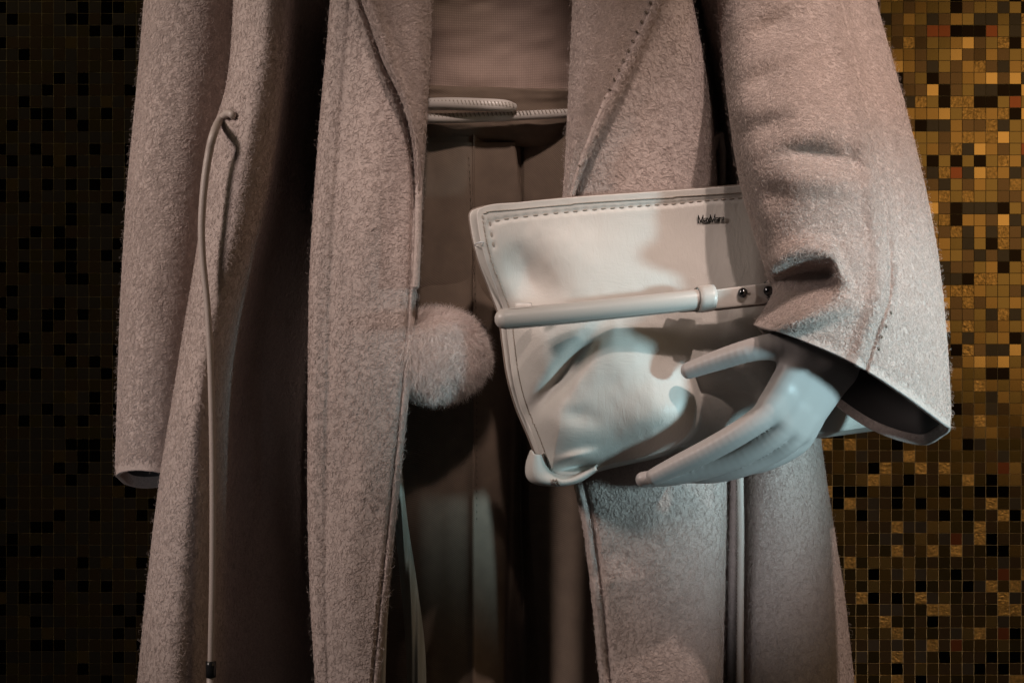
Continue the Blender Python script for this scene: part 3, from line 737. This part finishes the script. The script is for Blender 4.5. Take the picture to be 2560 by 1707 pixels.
# keeper ring: a band bent round handle and strap
th = np.linspace(0, 2 * math.pi, 49)[:-1]
L = []
cx, cy = 1752, 747
for (xo, rr) in ((-17, .93), (-16, 1.0), (-5, 1.03), (14, 1.03), (24, 1.0), (25, .93)):
    z = np.sin(th) * 33 * rr; d_ = np.cos(th) * 36 * rr
    L.append(P(cx + xo + 6 + d_ * 0.34, cy - z - xo * .10, HY + 0.004 - d_ * K))
GKp = np.array(L); o = mesh_obj('keeper_loop', GKp.reshape(-1, 3), grid_faces(6, 48, True), smooth_leather, handle)
m = o.modifiers.new('thickness', 'SOLIDIFY'); m.thickness = 0.0016; m.offset = -1
def stud(x, y, Y, r):
    pr = [(0.0, -1.05), (.35, -1.0), (.7, -.8), (.92, -.5), (1.0, -.2), (.95, 0), (.55, .05), (.5, .4)]
    a = np.arange(20) * 2 * math.pi / 20
    G_ = np.array([np.stack([np.cos(a) * q, np.full(20, d), np.sin(a) * q], -1) for q, d in pr]) * r * K + P(x, y, Y)
    mesh_obj('stud', G_.reshape(-1, 3), grid_faces(len(pr), 20, True), dark_metal, handle)
stud(1857, 732, -0.190, 11.5); stud(1921, 727, -0.185, 11.5)
tube('stud_slot', [(1866, 733, -0.1893), (1876, 733, -0.189)], [1.5, 1.2], edge_paint, handle, 6, 4)
# stitched root of the handle against the face
C = []
for x, yt, yb_ in ((1288, 757, 790), (1294, 756, 790), (1312, 755, 792), (1330, 757, 786)):
    C.append([(x, yb_, -0.176), (x, (yb_ + yt) / 2, -0.1775), (x, yt, -0.1755)])
loft('handle_root', C, 20, 12, smooth_leather, handle, 0.002)
# metal lettering
glyph = {'M': [((0, 0), (.0, 1)), ((0, 1), (.42, .05)), ((.42, .05), (.84, 1)), ((.84, 1), (.84, 0))], 'a': [((.05, .55), (.4, .58)), ((.4, .58), (.45, 0)), ((.42, .32), (.08, .25)), ((.08, .25), (.08, .04)), ((.08, .04), (.42, .06))],
         'x': [((0, .58), (.42, 0)), ((.42, .58), (0, 0))], 'r': [((.05, 0), (.05, .58)), ((.05, .42), (.36, .58))]}
adv = {'M': 1.0, 'a': .58, 'x': .54, 'r': .44}
lx, L = 0.0, []
tot = sum(adv[c] for c in 'MaxMara')
bx0, bx1, by0 = 1746, 1812, 558
for c in 'MaxMara':
    for (a, b) in glyph[c]:
        q = []
        for (gx, gy) in (a, b):
            X = bx0 + (lx + gx) / tot * (bx1 - bx0); q.append((X, by0 - gy * 19 - (X - bx0) * 0.06))
        yy = min(surfY(GF, q[0][0], q[0][1]), surfY(GF, q[1][0], q[1][1])) - 0.0014
        L.append(tube_np(P([q[0][0], q[1][0]], [q[0][1], q[1][1]], [yy, yy]), 1.2 * K, 6, True))
    lx += adv[c]
V, F = join(L); lg = mesh_obj('logo', V, F, logo_metal, bag); lg['label'] = 'dark metal lettering MaxMara'
# thin clear tag loop round the edge
a = np.linspace(0, 2 * math.pi, 30)
V, F = tube_np(P(1200 + 13 * np.cos(a), 611 + 5 * np.sin(a) - 2 * np.cos(a), -0.142 + 0.012 * np.sin(a)), 1.3 * K, 6, False); mesh_obj('tag_loop', V, F, mat('clear_loop', (.6, .62, .66), .15), bag)

# ------------------------------------------------------------------ mannequin arm and hand: one continuous surface
def surface_nets(f, iso=0.0):
    nx, ny, nz = f.shape
    ins = f < iso
    c = np.zeros((nx - 1, ny - 1, nz - 1), int); pos = np.zeros((nx - 1, ny - 1, nz - 1, 3)); cnt = np.zeros((nx - 1, ny - 1, nz - 1))
    cor = [(i, j, k) for i in (0, 1) for j in (0, 1) for k in (0, 1)]
    sub = lambda A, o: A[o[0]:o[0] + nx - 1, o[1]:o[1] + ny - 1, o[2]:o[2] + nz - 1]
    for a in cor:
        for ax in range(3):
            if a[ax] == 0:
                b = list(a); b[ax] = 1
                fa, fb = sub(f, a), sub(f, b); x = (fa < iso) != (fb < iso)
                t_ = np.where(x, (iso - fa) / np.where(fb == fa, 1, fb - fa), 0)
                pt = np.array(a, float) + np.array([1.0 if q == ax else 0.0 for q in range(3)]) * t_[..., None]
                pos += pt * x[..., None]; cnt += x
    act = cnt > 0; idx = -np.ones(act.shape, int); idx[act] = np.arange(act.sum())
    base = np.stack(np.nonzero(act), -1); V = base + pos[act] / cnt[act][:, None]
    Fs = []
    for ax in range(3):
        o1, o2 = [q for q in range(3) if q != ax]
        sl = [slice(1, -1)] * 3; sl[ax] = slice(0, -1)
        a_ = ins[tuple(sl)]; sl2 = list(sl); sl2[ax] = slice(1, None)
        b_ = ins[tuple(sl2)]
        e = np.stack(np.nonzero(a_ != b_), -1); flip = a_[tuple(e.T)]
        off = np.ones(3, int); off[ax] = 0; e = e + off
        def cell(d1, d2):
            q = e.copy(); q[:, o1] -= d1; q[:, o2] -= d2; return idx[tuple(q.T)]
        quad = np.stack([cell(1, 1), cell(0, 1), cell(0, 0), cell(1, 0)], -1)
        if ax == 1: flip = ~flip
        quad[~flip] = quad[~flip][:, ::-1]
        Fs.append(quad)
    return V, np.concatenate(Fs)

def cone_sdf(X, a, b, ra, rb):
    a = np.array(a, float); b = np.array(b, float); ba = b - a
    h = np.clip(((X - a) @ ba) / (ba @ ba), 0, 1)
    return np.linalg.norm(X - a - h[..., None] * ba, axis=-1) - (ra + (rb - ra) * h)
def smin(a, b, k):
    h = np.clip(0.5 + 0.5 * (b - a) / k, 0, 1); return b + (a - b) * h - k * h * (1 - h)
def chain(X, pts, k=14):
    d = None; k = 1.2; pts = up(np.array(pts, float), 5 * len(pts) - 4, 0)
    for p, q in zip(pts[:-1], pts[1:]):
        s = cone_sdf(X, p[:3], q[:3], p[3], q[3]); d = s if d is None else smin(d, s, k)
    return d
vx = 4.2
lo_, hi__ = np.array([1540, 640, -760]), np.array([2300, 1270, -380])
ax = [np.arange(lo_[i], hi__[i], vx) for i in range(3)]
X = np.stack(np.meshgrid(*ax, indexing='ij'), -1)   # px, py, depth in px (Y / K)
fore = chain(X, [(2170, 735, -545, 70), (2120, 830, -572, 68), (2085, 900, -592, 60)], 20)
meta = None
for (a, b) in (((2010, 890, -636, 46), (1930, 1012, -644, 36)), ((2055, 905, -626, 46), (1962, 1046, -628, 35)), ((2085, 920, -606, 44), (1992, 1068, -600, 32)), ((2100, 932, -584, 38), (2012, 1078, -572, 26))):
    s = cone_sdf(X, a[:3], b[:3], a[3], b[3]); meta = s if meta is None else smin(meta, s, 26)
hand = smin(fore, meta, 34)
index = chain(X, [(1960, 980, -644, 36), (1912, 1036, -648, 33), (1848, 1082, -636, 31), (1770, 1126, -606, 29.5), (1700, 1160, -576, 26.5), (1636, 1191, -548, 22)], 8)
middle = chain(X, [(1992, 1018, -626, 33), (1950, 1076, -624, 30), (1885, 1122, -598, 28.5), (1800, 1160, -562, 27), (1695, 1188, -526, 24), (1608, 1198, -506, 20)], 8)
ring = chain(X, [(2015, 1040, -600, 30), (1982, 1096, -592, 28), (1922, 1138, -562, 25.5), (1852, 1170, -532, 24), (1780, 1187, -500, 21), (1715, 1190, -472, 18)], 8)
little = chain(X, [(2030, 1055, -570, 25), (2006, 1104, -556, 23), (1955, 1140, -540, 21), (1898, 1164, -520, 19), (1840, 1172, -498, 17), (1790, 1168, -478, 14)], 8)
thumb = chain(X, [(2080, 830, -612, 56), (1990, 858, -640, 42), (1890, 872, -646, 30), (1805, 897, -612, 26.5), (1722, 926, -574, 21.5)], 10)
fing = smin(smin(index, middle, 1.5), smin(ring, little, 1.5), 1.5)
hand = smin(hand, fing, 12)
hand = smin(hand, thumb, 26)
hand[0], hand[-1], hand[:, 0], hand[:, -1], hand[:, :, 0], hand[:, :, -1] = [np.maximum(q, 0.5) for q in (hand[0], hand[-1], hand[:, 0], hand[:, -1], hand[:, :, 0], hand[:, :, -1])]
V, F = surface_nets(hand)
V = V * vx + lo_
man = thing('mannequin', 'pale matte mannequin arm and hand with long fingers gripping the handbag', 'mannequin', P(2100, 1000, -0.2))
arm = mesh_obj('hand', P(V[:, 0], V[:, 1], V[:, 2] * K + 0.018), F, glove, man)
m = arm.modifiers.new('smooth', 'SMOOTH'); m.factor = 0.5; m.iterations = 5

scene.cycles.use_denoising = True
